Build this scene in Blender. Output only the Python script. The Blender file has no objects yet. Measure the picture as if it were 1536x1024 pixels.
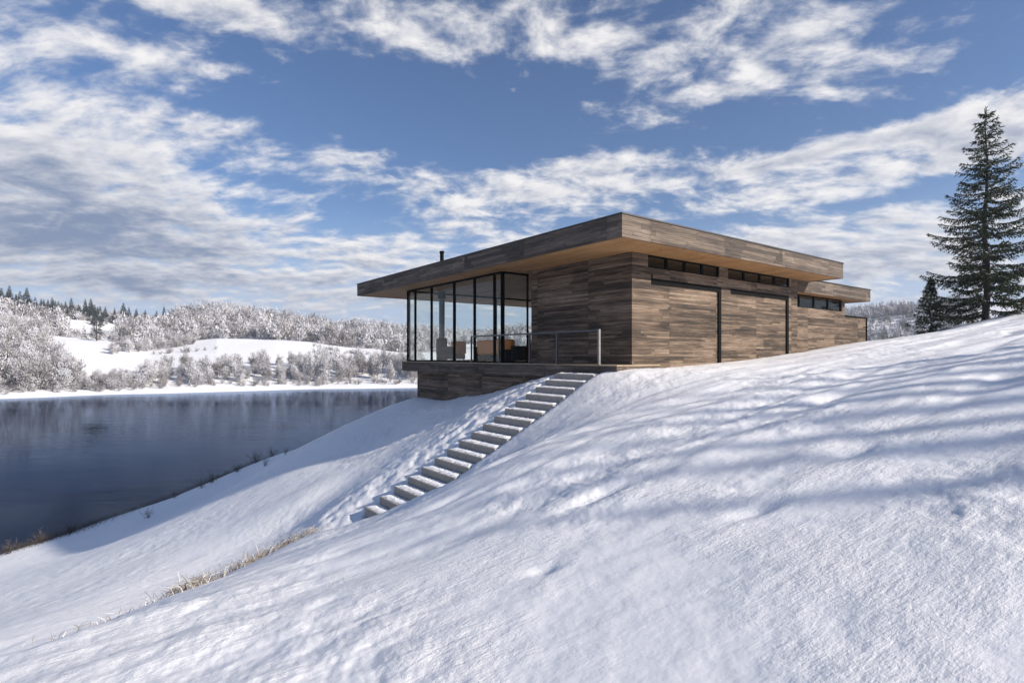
import bpy, math, random
import numpy as np
from mathutils import Vector
R = math.radians
rnd = random.Random(7)
rng = np.random.default_rng(11)
scene = bpy.context.scene
col = scene.collection

# ------------------------------------------------------------------ camera (eye at the origin, looking along +Y)
F = 833.0; U0 = 768.0; V0 = 533.0          # focal length and principal point in pixels of a 1536 px wide frame
cam_d = bpy.data.cameras.new('camera'); cam = bpy.data.objects.new('camera', cam_d); col.objects.link(cam)
cam_d.sensor_width = 36; cam_d.lens = 36 * F / 1536; cam_d.shift_y = (V0 - 512) / 1536
cam_d.clip_start = 0.05; cam_d.clip_end = 6000
cam.location = (0, 0, 0); cam.rotation_euler = (R(90), 0, 0)
scene.camera = cam
scene.view_settings.view_transform = 'Standard'; scene.view_settings.look = 'None'
scene.view_settings.gamma = 1; scene.view_settings.use_curve_mapping = False
scene.view_settings.exposure = 0.44
scene.cycles.use_denoising = True
scene.cycles.max_bounces = 8; scene.cycles.transparent_max_bounces = 12

# ------------------------------------------------------------------ sun and sky
SUN_AZ = math.atan2(0.915, -0.40)          # clockwise from +Y
SUN_EL = R(27)
sd = Vector((math.sin(SUN_AZ) * math.cos(SUN_EL), math.cos(SUN_AZ) * math.cos(SUN_EL), math.sin(SUN_EL)))
sun_d = bpy.data.lights.new('sun', 'SUN'); sun = bpy.data.objects.new('sun', sun_d); col.objects.link(sun)
sun_d.energy = 5.0; sun_d.angle = R(1.4); sun_d.color = (1.0, 0.92, 0.82)
sun.rotation_euler = sd.to_track_quat('Z', 'Y').to_euler(); sun.location = sd * 60

class NT:
    """small helper to write node trees"""
    def __init__(s, tree): s.t = tree; s.n = tree.nodes; s.l = tree.links
    def node(s, kind, **kw):
        n = s.n.new(kind)
        for k, v in kw.items(): setattr(n, k, v)
        return n
    def put(s, sock, v):
        if v is None: return
        if isinstance(v, bpy.types.NodeSocket): s.l.new(v, sock)
        else: sock.default_value = v
    def math(s, op, a, b=None, c=None, clamp=False):
        n = s.node('ShaderNodeMath', operation=op, use_clamp=clamp)
        for i, v in enumerate((a, b, c)): s.put(n.inputs[i], v)
        return n.outputs[0]
    def vmath(s, op, a, b=None, scale=None):
        n = s.node('ShaderNodeVectorMath', operation=op)
        s.put(n.inputs[0], a); s.put(n.inputs[1], b)
        if scale is not None: s.put(n.inputs['Scale'], scale)
        return n.outputs['Value'] if op in ('LENGTH', 'DOT_PRODUCT', 'DISTANCE') else n.outputs[0]
    def comb(s, x, y, z):
        n = s.node('ShaderNodeCombineXYZ')
        for i, v in enumerate((x, y, z)): s.put(n.inputs[i], v)
        return n.outputs[0]
    def sep(s, v):
        n = s.node('ShaderNodeSeparateXYZ'); s.put(n.inputs[0], v); return n.outputs
    def noise(s, vec, scale, detail=4, rough=.55, dist=0, lac=2.0):
        n = s.node('ShaderNodeTexNoise'); s.put(n.inputs['Vector'], vec)
        for k, v in (('Scale', scale), ('Detail', detail), ('Roughness', rough), ('Distortion', dist), ('Lacunarity', lac)): s.put(n.inputs[k], v)
        return n.outputs['Fac']
    def white(s, vec):
        n = s.node('ShaderNodeTexWhiteNoise', noise_dimensions='3D'); s.put(n.inputs['Vector'], vec); return n.outputs['Value']
    def step(s, v, a, b, lo=0.0, hi=1.0):
        n = s.node('ShaderNodeMapRange', interpolation_type='SMOOTHSTEP')
        for k, x in zip(('Value', 'From Min', 'From Max', 'To Min', 'To Max'), (v, a, b, lo, hi)): s.put(n.inputs[k], x)
        return n.outputs[0]
    def ramp(s, fac, stops, interp='LINEAR'):
        n = s.node('ShaderNodeValToRGB'); cr = n.color_ramp; cr.interpolation = interp
        while len(cr.elements) < len(stops): cr.elements.new(.5)
        for e, (p, c) in zip(cr.elements, stops): e.position = p; e.color = (*c, 1)
        s.put(n.inputs[0], fac); return n.outputs[0]
    def mix(s, fac, a, b, mode='MIX'):
        n = s.node('ShaderNodeMix', data_type='RGBA', blend_type=mode)
        s.put(n.inputs[0], fac)
        for i, v in ((6, a), (7, b)): s.put(n.inputs[i], (*v, 1) if isinstance(v, tuple) and len(v) == 3 else v)
        return n.outputs[2]

def azel(u, v):
    k = (u - U0) / F; m = (V0 - v) / F; a = math.atan(k)
    return a, math.atan(m * math.cos(a))

world = bpy.data.worlds.new('World'); scene.world = world; world.use_nodes = True
w = NT(world.node_tree); w.n.clear()
sky = w.node('ShaderNodeTexSky', sky_type='NISHITA')
sky.sun_disc = False; sky.sun_elevation = SUN_EL; sky.sun_rotation = SUN_AZ
sky.air_density = 1.0; sky.dust_density = 0.1; sky.ozone_density = 1.6; sky.altitude = 300
d = w.node('ShaderNodeTexCoord').outputs['Generated']
dx, dy, dz = w.sep(d)
az = w.math('ARCTAN2', dx, dy)
el = w.math('ARCSINE', dz)
zc = w.math('ADD', w.math('MULTIPLY', w.math('MAXIMUM', dz, 0.0), .9), 0.22)
q = w.comb(w.math('DIVIDE', dx, zc), w.math('DIVIDE', dy, zc), 0.0)
# slow bend of the cloud deck, then the wind-drawn stretch
wv = w.noise(q, 0.55, 3, .5)
q1 = w.vmath('ADD', q, w.comb(w.math('MULTIPLY', w.math('SUBTRACT', wv, .5), .8), w.math('MULTIPLY', w.math('SUBTRACT', wv, .5), -.5), 0))
def deck(qv):
    s1 = w.vmath('MULTIPLY', qv, (0.78, 1.05, 1))
    a = w.noise(s1, 3.0, 9, .58, .1)
    s2 = w.vmath('MULTIPLY', w.vmath('ADD', qv, (3.7, 1.9, 0)), (1.0, 1.3, 1))
    b = w.noise(s2, 8.5, 8, .60, .2)
    return w.math('ADD', w.math('MULTIPLY', a, .58), w.math('MULTIPLY', b, .42))
def blob(u, v, su, sv, amp, tilt=0.0):
    a0, e0 = azel(u, v)
    sa = su / F * math.cos(a0) ** 2; se = sv / F * math.cos(a0)
    da = w.math('SUBTRACT', az, a0); de = w.math('SUBTRACT', el, e0)
    if tilt: de = w.math('SUBTRACT', de, w.math('MULTIPLY', da, tilt))
    g = w.math('ADD', w.math('POWER', w.math('DIVIDE', da, sa), 2), w.math('POWER', w.math('DIVIDE', de, se), 2))
    return w.math('MULTIPLY', w.math('EXPONENT', w.math('MULTIPLY', g, -1)), amp)
BLOBS = [(40, 190, 320, 120, .17, 0), (60, 310, 280, 70, .20, 0), (400, 215, 170, 26, .13, -.05), (60, 40, 220, 40, .06, 0), (300, 105, 170, 20, .08, 0), (330, 22, 240, 24, .09, 0), (420, 160, 120, 34, -.05, 0),
         (620, 55, 280, 44, .10, .0), (960, 45, 280, 60, .13, .05), (1130, 100, 120, 24, .10, .2), (1400, 70, 250, 36, .12, .12), (1500, 180, 190, 45, .17, .15), (1000, 150, 150, 14, .12, 0), (960, 182, 60, 14, .10, 0),
         (880, 290, 480, 30, .15, .0), (800, 252, 260, 20, .11, 0), (1200, 238, 220, 14, .14, .1), (1300, 275, 320, 18, .12, .06), (1150, 262, 200, 8, -.05, .06), (1330, 345, 440, 40, .14, 0), (1250, 310, 260, 10, -.06, .03), (600, 350, 260, 24, .10, 0), (450, 395, 760, 40, .16, 0), (220, 440, 900, 36, .15, 0), (1300, 420, 440, 44, .14, 0),
         (660, 180, 170, 60, -.12, 0), (1150, 195, 240, 22, -.06, 0), (450, 305, 110, 36, -.05, 0), (770, 140, 170, 36, -.06, 0)]
bias = None
for b_ in BLOBS:
    g = blob(*b_); bias = g if bias is None else w.math('ADD', bias, g)
n0 = deck(q1)
off = (sd.x * .045, -.05, 0)
n1 = deck(w.vmath('ADD', q1, off))
den = w.math('SUBTRACT', w.math('ADD', n0, bias), .570)
lit = w.math('SUBTRACT', n0, n1)
alpha = w.step(den, -.045, .145)
thick = w.step(den, .04, .30)
big_ = w.noise(w.vmath('MULTIPLY', q1, (.7, 1, 1)), 1.3, 4, .5)
low_ = w.math('ADD', w.step(el, .02, .26, .30, 0.0), blob(60, 335, 420, 70, .22))
shade = w.math('SUBTRACT', w.math('ADD', w.math('MULTIPLY', w.math('MULTIPLY', thick, w.step(big_, .26, .58)), .80), low_), w.math('MULTIPLY', lit, 3.8))
shade = w.step(shade, -.35, 1.15)
ccol = w.mix(shade, (7.0, 6.8, 6.7), (1.5, 1.95, 2.95))
hs = w.node('ShaderNodeHueSaturation'); hs.inputs['Saturation'].default_value = 1.0; w.put(hs.inputs['Color'], sky.outputs[0])
skyc = w.mix(1.0, hs.outputs[0], (.52, .63, .80), 'MULTIPLY')
skyc = w.mix(w.step(el, .0, .27, .9, 0.0), skyc, (3.7, 4.4, 5.9))
allc = w.mix(w.math('MULTIPLY', alpha, .95), skyc, ccol)
bg = w.node('ShaderNodeBackground'); w.put(bg.inputs[0], allc); bg.inputs[1].default_value = 0.108
wo = w.node('ShaderNodeOutputWorld'); w.l.new(bg.outputs[0], wo.inputs[0])

# ------------------------------------------------------------------ generic helpers
def tag(o, label=None, cat=None, group=None, kind=None):
    if label: o['label'] = label
    if cat: o['category'] = cat
    if group: o['group'] = group
    if kind: o['kind'] = kind
    return o
def empty(name, loc, rz=0, parent=None):
    o = bpy.data.objects.new(name, None); col.objects.link(o); o.location = loc; o.rotation_euler = (0, 0, rz)
    o.empty_display_size = .2; o.parent = parent; return o
def mesh_obj(name, me, mats, parent=None):
    for m in (mats if isinstance(mats, (list, tuple)) else [mats]): me.materials.append(m)
    o = bpy.data.objects.new(name, me); col.objects.link(o); o.parent = parent; return o
def mat(name):
    m = bpy.data.materials.new(name); m.use_nodes = True
    t = NT(m.node_tree); p = t.n['Principled BSDF']; return m, t, p
def bump(t, p, h, strength, dist):
    b = t.node('ShaderNodeBump'); b.inputs['Strength'].default_value = strength; b.inputs['Distance'].default_value = dist
    t.put(b.inputs['Height'], h); t.l.new(b.outputs[0], p.inputs['Normal'])

class MB:
    """collects shapes (with UVs in metres) into one mesh"""
    def __init__(s): s.v = []; s.f = []; s.uv = []; s.mi = []
    def quad(s, pts, uv=None, mi=0):
        i = len(s.v); s.v += [tuple(p) for p in pts]; s.f.append(tuple(range(i, i + len(pts)))); s.mi.append(mi)
        if uv is None:
            a, b, c = (Vector(pts[k]) for k in range(3)); n = (b - a).cross(c - a)
            ax = max(range(3), key=lambda k: abs(n[k]))
            uv = [((p[1], p[2]), (p[0], p[2]), (p[1], p[0]))[ax] for p in pts]
        s.uv += [tuple(x) for x in uv]
    def box(s, x0, x1, y0, y1, z0, z1, mi=0, skip=''):
        P = lambda a, b, c: ((x0, x1)[a], (y0, y1)[b], (z0, z1)[c])
        for key, q_ in (('-z', ((0,0,0),(0,1,0),(1,1,0),(1,0,0))), ('+z', ((0,0,1),(1,0,1),(1,1,1),(0,1,1))),
                       ('-y', ((0,0,0),(1,0,0),(1,0,1),(0,0,1))), ('+y', ((1,1,0),(0,1,0),(0,1,1),(1,1,1))),
                       ('-x', ((0,1,0),(0,0,0),(0,0,1),(0,1,1))), ('+x', ((1,0,0),(1,1,0),(1,1,1),(1,0,1)))):
            if key not in skip.split(): s.quad([P(*c) for c in q_], mi=mi)
        return s
    def tube(s, pts, rad, n=8, mi=0, cap=True):
        pts = [Vector(p) for p in pts]; rings = []
        for i, p in enumerate(pts):
            t_ = (pts[min(i+1, len(pts)-1)] - pts[max(i-1, 0)]).normalized()
            a = t_.cross(Vector((0, 0, 1)) if abs(t_.z) < .9 else Vector((1, 0, 0))).normalized(); b = t_.cross(a)
            r_ = rad[i] if isinstance(rad, (list, tuple)) else rad
            rings.append([p + (a * math.cos(2*math.pi*k/n) + b * math.sin(2*math.pi*k/n)) * r_ for k in range(n)])
        for i in range(len(rings)-1):
            for k in range(n):
                s.quad([rings[i][k], rings[i+1][k], rings[i+1][(k+1) % n], rings[i][(k+1) % n]], mi=mi)
        if cap: s.quad(rings[-1][::-1], mi=mi); s.quad(rings[0], mi=mi)
        return s
    def build(s, name, mats, parent=None, smooth=False, bevel=0):
        me = bpy.data.meshes.new(name); me.from_pydata(s.v, [], s.f)
        ul = me.uv_layers.new(name='UVMap'); ul.data.foreach_set('uv', np.array(s.uv, 'f').ravel())
        me.polygons.foreach_set('material_index', s.mi)
        if smooth: me.polygons.foreach_set('use_smooth', [True] * len(s.f))
        o = mesh_obj(name, me, mats, parent)
        if bevel:
            import bmesh
            bm = bmesh.new(); bm.from_mesh(me); bmesh.ops.remove_doubles(bm, verts=bm.verts, dist=1e-5); bm.to_mesh(me); bm.free()
            b = o.modifiers.new('bevel', 'BEVEL'); b.width = bevel; b.segments = 2; b.limit_method = 'ANGLE'
        return o

def quads_mesh(name, Q, tint=None, mi=None):
    """mesh from an (N,4,3) array of separate quads with an optional per-face tint attribute"""
    Q = np.asarray(Q, 'f'); n = len(Q); me = bpy.data.meshes.new(name)
    me.vertices.add(4*n); me.loops.add(4*n); me.polygons.add(n)
    me.vertices.foreach_set('co', Q.reshape(-1)); me.loops.foreach_set('vertex_index', np.arange(4*n, dtype='i'))
    me.polygons.foreach_set('loop_start', np.arange(0, 4*n, 4, dtype='i'))
    if mi is not None: me.polygons.foreach_set('material_index', np.asarray(mi, 'i'))
    if tint is not None:
        a = me.attributes.new('tint', 'FLOAT', 'FACE'); a.data.foreach_set('value', np.asarray(tint, 'f'))
    me.update(calc_edges=True); return me
def blades(c, dirv, length, width, up=None):
    """quads running from c along dirv; width axis random or facing up"""
    dirv = dirv / np.maximum(np.linalg.norm(dirv, axis=1, keepdims=True), 1e-6)
    r_ = rng.normal(size=c.shape) if up is None else up
    s_ = np.cross(dirv, r_); s_ /= np.maximum(np.linalg.norm(s_, axis=1, keepdims=True), 1e-6)
    L = np.asarray(length).reshape(-1, 1); W = np.asarray(width).reshape(-1, 1)
    e = c + dirv * L
    return np.stack([c - s_*W*.5, c + s_*W*.5, e + s_*W*.28, e - s_*W*.28], 1)
def tube_quads(p0, p1, r0, r1, n=4):
    p0 = np.array(p0, float); p1 = np.array(p1, float); t_ = p1 - p0; t_ /= max(np.linalg.norm(t_), 1e-6)
    a = np.cross(t_, [0, 0, 1] if abs(t_[2]) < .9 else [1, 0, 0]); a /= np.linalg.norm(a); b = np.cross(t_, a)
    A = [a*math.cos(2*math.pi*k/n) + b*math.sin(2*math.pi*k/n) for k in range(n)]
    return [[p0 + A[k]*r0, p0 + A[(k+1) % n]*r0, p1 + A[(k+1) % n]*r1, p1 + A[k]*r1] for k in range(n)]

# ------------------------------------------------------------------ noise
_perm = np.random.default_rng(3).permutation(512).astype(np.int64)
def perlin(x, y, seed=0):
    xi = np.floor(x).astype(np.int64); yi = np.floor(y).astype(np.int64); xf = x - xi; yf = y - yi
    def g(ix, iy, fx, fy):
        h = _perm[(ix + _perm[(iy + seed * 37) & 511]) & 511]; a = h * (2*math.pi/512)
        return np.cos(a) * fx + np.sin(a) * fy
    u = xf*xf*xf*(xf*(xf*6-15)+10); v = yf*yf*yf*(yf*(yf*6-15)+10)
    a = g(xi, yi, xf, yf)*(1-u) + g(xi+1, yi, xf-1, yf)*u; b = g(xi, yi+1, xf, yf-1)*(1-u) + g(xi+1, yi+1, xf-1, yf-1)*u
    return (a*(1-v) + b*v) * 1.5
def fbm(x, y, oct=4, seed=0, gain=.5):
    s_ = np.zeros_like(x); a = 1.0
    for i in range(oct): s_ += a * perlin(x, y, seed + i); x = x*2.03 + 5.1; y = y*2.03 - 3.7; a *= gain
    return s_
def sstep(x, a, b):
    t_ = np.clip((x - a) / (b - a), 0, 1); return t_*t_*(3 - 2*t_)

# ------------------------------------------------------------------ terrain
WATER = -9.0
CX, CY, DZ = 3.24, 15.0, -0.25              # house corner and deck level
RX = (0.798, 0.6027); LX = (-0.6027, 0.798)  # house axes: along the garage front, along the glass front
HROT = math.atan2(RX[1], RX[0])
def hw(r, l, z=0.0): return (CX + r*RX[0] + l*LX[0], CY + r*RX[1] + l*LX[1], DZ + z)
def px(u, v, Y): return ((u - U0)/F*Y, Y, -(v - V0)/F*Y)
NST = 17; RUN = .3475; RISE = .176; ST_L0, ST_L1 = .17, 1.67; ST_R0 = -1.3; ST_Z0 = -.253
cp = []
# garage side: the snow meets the wall
for r_, z_ in ((.8, -.39), (2.5, -.30), (4.2, -.22), (6.4, -.09), (8.55, .02)):
    x, y, _ = hw(r_, -.02); cp.append((x, y, z_))
cp += [hw(11.5, .4, .47), px(1267, 521, 24.4), px(1299, 517.5, 25.6), px(1350, 508, 27), px(1400, 500, 27.5), px(1440, 489, 28), px(1480, 479, 28), px(1536, 471, 28)]
# behind the crest it falls away
cp += [(20, 40, -1.5), (30, 42, -.5), (14, 36, -1.8), (34, 28, 2.6), (40, 10, 4.2), (38, 45, 0.5), (6, 40, -4), (-5, 45, -6.5), (5, 55, -8.5), (25, 60, -5), (-8, 60, -10.5)]
# around the camera and the foreground slope
cp += [(0, 0, -1.55), (0, 5, -1.62), (0, 9, -1.66), (3, 4, -.95), (7, 7, -.10), (4, 9, -.72), (9, 13, .06), (13, 17, .50), (15, 10, 1.35), (20, 22, 1.40), (22, 12, 2.3), (-2, 0, -2.05), (-1.8, 5, -2.05),
       (0, -8, -1.9), (12, -8, .8), (-10, -8, -4.8), (25, -10, 3.0), (0, -30, -3), (35, -30, 3), (-35, -30, -10.5)]
# right flank of the stair, a little above the treads
for d_ in (0.0, 1.0, 2.0, 3.0, 4.0, 5.0):
    x, y, _ = hw(ST_R0 - d_, ST_L0 - .35); cp.append((x, y, DZ + ST_Z0 - .5065*d_ + .0 + .018*d_))
    x, y, _ = hw(ST_R0 - d_, ST_L1 + .35); cp.append((x, y, DZ + ST_Z0 - .5065*d_ - .10 - .012*d_))
# ridge running down to the lower left
for d_ in (.6, 1.5, 2.5, 3.5, 4.5, 5.4):
    for o_, dz_ in ((1.5, .20), (3.2, .66)):
        x, y, _ = hw(ST_R0 - d_, ST_L1 + o_); cp.append((x, y, DZ + ST_Z0 - .5065*d_ - .10 - dz_ + .03*d_*o_/3))
x, y, _ = hw(ST_R0 - 6.1, ST_L1 + .1); cp.append((x, y, DZ + ST_Z0 - .5065*5.56 - .42))
x, y, _ = hw(ST_R0 - 6.1, .9); cp.append((x, y, DZ + ST_Z0 - .5065*5.56 - .36))
cp += [px(470, 800, 10), px(330, 864, 8), px(200, 915, 6.2), px(0, 987, 4.5), px(90, 955, 5.2), px(540, 790, 10.2), px(548, 792, 8.6), px(605, 756, 9.6)]
# slope beyond the ridge, down to the lake
cp += [px(448, 818, 11.6), px(330, 880, 9.8), px(200, 932, 7.5), px(90, 972, 6.4), px(0, 1004, 5.5),
       px(420, 797, 14), px(300, 838, 13.5), px(180, 880, 12), px(0, 957, 9.5), px(450, 750, 15.2), px(300, 800, 16), px(100, 890, 13), px(200, 800, 22), px(600, 640, 20.5),
       px(500, 700, 18.2), px(560, 625, 26), px(500, 648, 30), px(410, 684, 38), px(300, 729, 35), px(330, 745, 29)]
cp += [(-21.5, 35.6, -9.0), (-22.4, 29.8, -9.0), (-23.2, 25.2, -9.0), (-24.5, 16, -9), (-26, 5, -9), (-30, 30, -11), (-32, 12, -11), (-26, 42, -10.5), (-17.5, 46, -9.3), (-24, -10, -8.8)]
# foot of the lower storey
for u, v, l in ((626, 595, 11.26), (695, 595, 7.59), (829, 562, 2.4)):
    x, y, _ = hw(-.62, l); cp.append((x, y, -(v - V0)/F*y))
cp += [(hw(3, 8)[0], hw(3, 8)[1], -2.4), (hw(3, 13)[0], hw(3, 13)[1], -3.4)]
cp = np.array(cp, float)
def _tps(r2): return np.where(r2 > 1e-12, .5 * r2 * np.log(np.maximum(r2, 1e-12)), 0)
_n = len(cp); _A = np.zeros((_n+3, _n+3)); _d2 = ((cp[:, None, :2] - cp[None, :, :2])**2).sum(-1)
_A[:_n, :_n] = _tps(_d2) + np.eye(_n) * .12; _P = np.c_[np.ones(_n), cp[:, :2]]; _A[:_n, _n:] = _P; _A[_n:, :_n] = _P.T
_w = np.linalg.solve(_A, np.r_[cp[:, 2], 0, 0, 0])
def near_z(x, y):
    z = _w[_n] + _w[_n+1]*x + _w[_n+2]*y
    for i in range(_n): z = z + _w[i] * _tps((x - cp[i, 0])**2 + (y - cp[i, 1])**2)
    return z
RHO = np.array([0, 120, 150, 156, 160, 168, 190, 225, 262, 285, 310, 360, 430, 500, 650, 900, 1500], float)
THS = np.array([-180, -110, -60, -43, -37, -33, -28, -23, -16.5, -11, -5, 12, 26, 32, 39, 55, 90, 180], float)
_base = np.array([-11, -11, -10.2, -9, -8.2, -7.4, -3.6, 1.6, 7.0, 6.7, 8.0, 14.5, 24, 30, 33, 36, 30], float)
_hill = np.array([.4, .6, 1.0, 1.12, .98, .86, 1.06, .97, .74, .66, .62, .7, .9, 1.02, 1.14, 1.2, .8, .4])   # how high the hills stand per bearing
def far_z(x, y):
    rho = np.hypot(x, y); th = np.degrees(np.arctan2(x, y))
    rr = rho + 5*fbm(x/60, y/60, 3, 9) - 14*sstep(th, -45, -12)*0
    b = np.interp(rr, RHO, _base); h = np.interp(th, THS, _hill)
    z = np.where(b > -7, -7 + (b + 7)*h, b)
    z = z + sstep(rr, 190, 320) * (3.0*fbm(x/70, y/70, 4, 21))
    z = z - 10*sstep(th, 14, 25)*sstep(rr, 150, 200)*(1 - sstep(rr, 290, 420))
    land = sstep(th, 34, 48) + sstep(-th, 118, 135)            # dry land right of the lake and behind
    return np.where(rho < 260, z*(1-land) + np.maximum(z, -5.0 + 1.2*fbm(x/50, y/50, 3, 2))*land, z)
def stair_local(x, y):
    dx_, dy_ = x - CX, y - CY
    return dx_*RX[0] + dy_*RX[1], dx_*LX[0] + dy_*LX[1]
DENTS = [(.75, 10.6, .50, .20, .10), (.22, 4.0, .12, .09, .035), (.9, 5.6, .35, .12, .05), (-.9, 7.2, .4, .12, .05), (2.6, 6.9, .5, .14, .05), (3.2, 5.2, .3, .12, .06), (1.9, 4.3, .25, .1, .05), (-2.0, 6.0, .35, .1, .04), (4.6, 8.0, .6, .16, .05), (-.2, 8.6, .35, .1, .04)]
def ground(x, y, detail=True):
    x = np.asarray(x, float); y = np.asarray(y, float); rho = np.hypot(x, y)
    zn = near_z(x, y); r_, l_ = stair_local(x, y)
    if detail:
        near = 1 - sstep(rho, 38, 60)
        wobble = .035*fbm(x/5.2, y/5.2, 3, 5)*sstep(rho, 2, 7)
        # wind-drawn drifts running down across the slope
        a_, b_ = x*.88 + y*.475, -x*.475 + y*.88
        wx = .55*fbm(a_/3.5, b_/1.6, 3, 31)
        dr = fbm(a_/8.0, (b_ + .6*wx)/1.15, 3, 40, .42)
        right = sstep(l_*-1 + r_*.12, -.5, 2.2)
        drift = .105*dr*(.25 + .75*right)*(.25 + .75*sstep(-l_, .3, 4.5))*(.4 + .6*sstep(rho, 4, 9))*sstep(rho, 1.5, 6)
        rough = sstep(fbm(x/3.0, y/3.0, 3, 60), -.25, .5)
        lump = .72*(.018*fbm(x/.42, y/.42, 4, 70, .6) + .02*np.maximum(fbm(x/.8, y/.8, 4, 80, .55), 0)) * (.25 + .95*rough)
        crisp = .03*np.maximum(fbm(x/.55, y/.55, 4, 90, .6), 0) * np.exp(-((l_ - 6)/5)**2) * sstep(-r_, .2, .9) * (1 - sstep(-r_, 2.5, 5.5))
        foot = sstep(l_, ST_L1, ST_L1+.3) * (1-sstep(l_, ST_L1+1.0, ST_L1+2.6)) * sstep(-r_, .9, 1.5) * (1-sstep(-r_, 7.0, 8.5))
        tread = foot * .05 * fbm(x/.42, y/.33, 3, 95, .5)
        dent = sum(-dd*np.exp(-(((x-cx_)*.88 + (y-cy_)*.475)/sx)**2 - ((-(x-cx_)*.475 + (y-cy_)*.88)/sy)**2) for cx_, cy_, sx, sy, dd in DENTS)
        zn = zn + near*(dent + wobble + drift + lump + crisp + tread)
    # keep the snow out of the stair flight and the rooms
    ins = sstep(l_, ST_L0-.06, ST_L0+.12) * (1 - sstep(l_, ST_L1-.12, ST_L1+.06)) * sstep(-r_, .7, .8) * (1 - sstep(-r_, -ST_R0+RUN*(NST-1)-.05, -ST_R0+RUN*(NST-1)+.12))
    zst = DZ + ST_Z0 - .20 - np.maximum(-r_ + ST_R0, 0)/RUN*RISE - .16
    zn = np.where(ins > 0, zn*(1-ins) + np.minimum(zn, zst)*ins, zn)
    room = sstep(r_, -.55, -.2) * (1 - sstep(r_, 7.0, 7.4)) * sstep(l_, .10, .4) * (1 - sstep(l_, 11.0, 11.6))
    room = np.maximum(room, sstep(r_, .1, .4)*(1 - sstep(r_, 16.2, 16.5))*sstep(l_, .55, .9)*(1-sstep(l_, 6.3, 6.6)))
    zn = zn*(1-room) + np.minimum(zn, -1.6)*room
    wgt = sstep(rho, 46, 78)
    return zn*(1-wgt) + far_z(x, y)*wgt
def gz(x, y): return float(ground(np.array([x]), np.array([y]))[0])

ang = np.r_[np.linspace(-180, -52, 64, endpoint=False), np.linspace(-52, 48, 1000, endpoint=False), np.linspace(48, 180, 66, endpoint=False)]
rad = [.4]
while rad[-1] < 900:
    k = .0078 if rad[-1] < 34 else (.012 if rad[-1] < 60 else .02)
    rad.append(rad[-1]*(1 + (k if rad[-1] > 1.4 else .05)))
rad = np.array(rad); NA, NR = len(ang), len(rad)
Tg, Rg = np.meshgrid(np.radians(ang), rad)
gx = (Rg*np.sin(Tg)).ravel(); gy = (Rg*np.cos(Tg)).ravel()
gx = np.r_[0., gx]; gy = np.r_[0., gy]
gzv = ground(gx, gy)
i0 = (np.arange(NR-1)[:, None]*NA + np.arange(NA)[None, :]); i1 = (np.arange(NR-1)[:, None]*NA + (np.arange(NA)+1)[None, :] % NA)
faces = np.stack([i0, i0+NA, i1+NA, i1], -1).reshape(-1, 4) + 1
fan = np.stack([np.zeros(NA, int), np.arange(NA), (np.arange(NA)+1) % NA], -1); fan[:, 1:] += 1
me = bpy.data.meshes.new('snow_ground')
me.vertices.add(len(gx)); me.vertices.foreach_set('co', np.stack([gx, gy, gzv], 1).astype('f').ravel())
nl = faces.size + fan.size
me.loops.add(nl); me.loops.foreach_set('vertex_index', np.r_[faces[:, ::-1].ravel(), fan[:, ::-1].ravel()].astype('i'))
me.polygons.add(len(faces)+len(fan))
me.polygons.foreach_set('loop_start', np.r_[np.arange(len(faces))*4, faces.size + np.arange(len(fan))*3].astype('i'))
me.polygons.foreach_set('use_smooth', np.ones(len(faces)+len(fan), bool)); me.update(calc_edges=True)
if me.polygons[0].normal.z < 0: me.flip_normals()

m_snow, t, p = mat('snow')
tc = t.node('ShaderNodeTexCoord').outputs['Object']
big = t.noise(tc, .35, 3)
p.inputs['Base Color'].default_value = (.92, .91, .90, 1)
t.put(p.inputs['Base Color'], t.mix(t.step(big, .35, .7), (.91, .90, .895), (.94, .93, .92)))
p.inputs['Roughness'].default_value = .62; p.inputs['Specular IOR Level'].default_value = .35
cx_, cy_, cz_ = t.sep(tc)
crust = t.comb(t.math('ADD', t.math('MULTIPLY', cx_, .44), t.math('MULTIPLY', cy_, .24)), t.math('ADD', t.math('MULTIPLY', cx_, -.62), t.math('MULTIPLY', cy_, 1.15)), cz_)
msk = t.step(t.noise(tc, .8, 3, .55), .38, .66, .12, 1.0)
h = t.math('MULTIPLY', t.math('ADD', t.math('MULTIPLY', t.noise(crust, 9, 6, .66), .032), t.math('MULTIPLY', t.noise(tc, 46, 5, .7), .012)), msk)
h = t.math('ADD', h, t.math('MULTIPLY', t.noise(tc, 3.0, 4, .55), .018))
bump(t, p, h, .85, 1.0)
snow = mesh_obj('snow_ground', me, m_snow); tag(snow, kind='structure')

m_wat, t, p = mat('lake_water')
p.inputs['Base Color'].default_value = (.002, .006, .017, 1); p.inputs['Roughness'].default_value = .5; p.inputs['Specular IOR Level'].default_value = 0
tc = t.node('ShaderNodeTexCoord').outputs['Object']
h = t.math('ADD', t.noise(t.vmath('MULTIPLY', tc, (.5, 1.0, 1)), .55, 4, .55), t.math('MULTIPLY', t.noise(tc, 2.6, 3, .5), .28))
calm = t.step(t.noise(t.vmath('MULTIPLY', tc, (.35, 1, 1)), .045, 3), .38, .62, .25, 1.0)
bn = t.node('ShaderNodeBump'); bn.inputs['Strength'].default_value = .35; bn.inputs['Distance'].default_value = .13
t.put(bn.inputs['Height'], t.math('MULTIPLY', h, calm))
ge = t.node('ShaderNodeNewGeometry')
ct = t.math('ABSOLUTE', t.vmath('DOT_PRODUCT', ge.outputs['Incoming'], ge.outputs['Normal']))
fr = t.math('ADD', .015, t.math('MULTIPLY', t.math('POWER', t.math('SUBTRACT', 1.0, ct), 8.4), .90))
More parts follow.
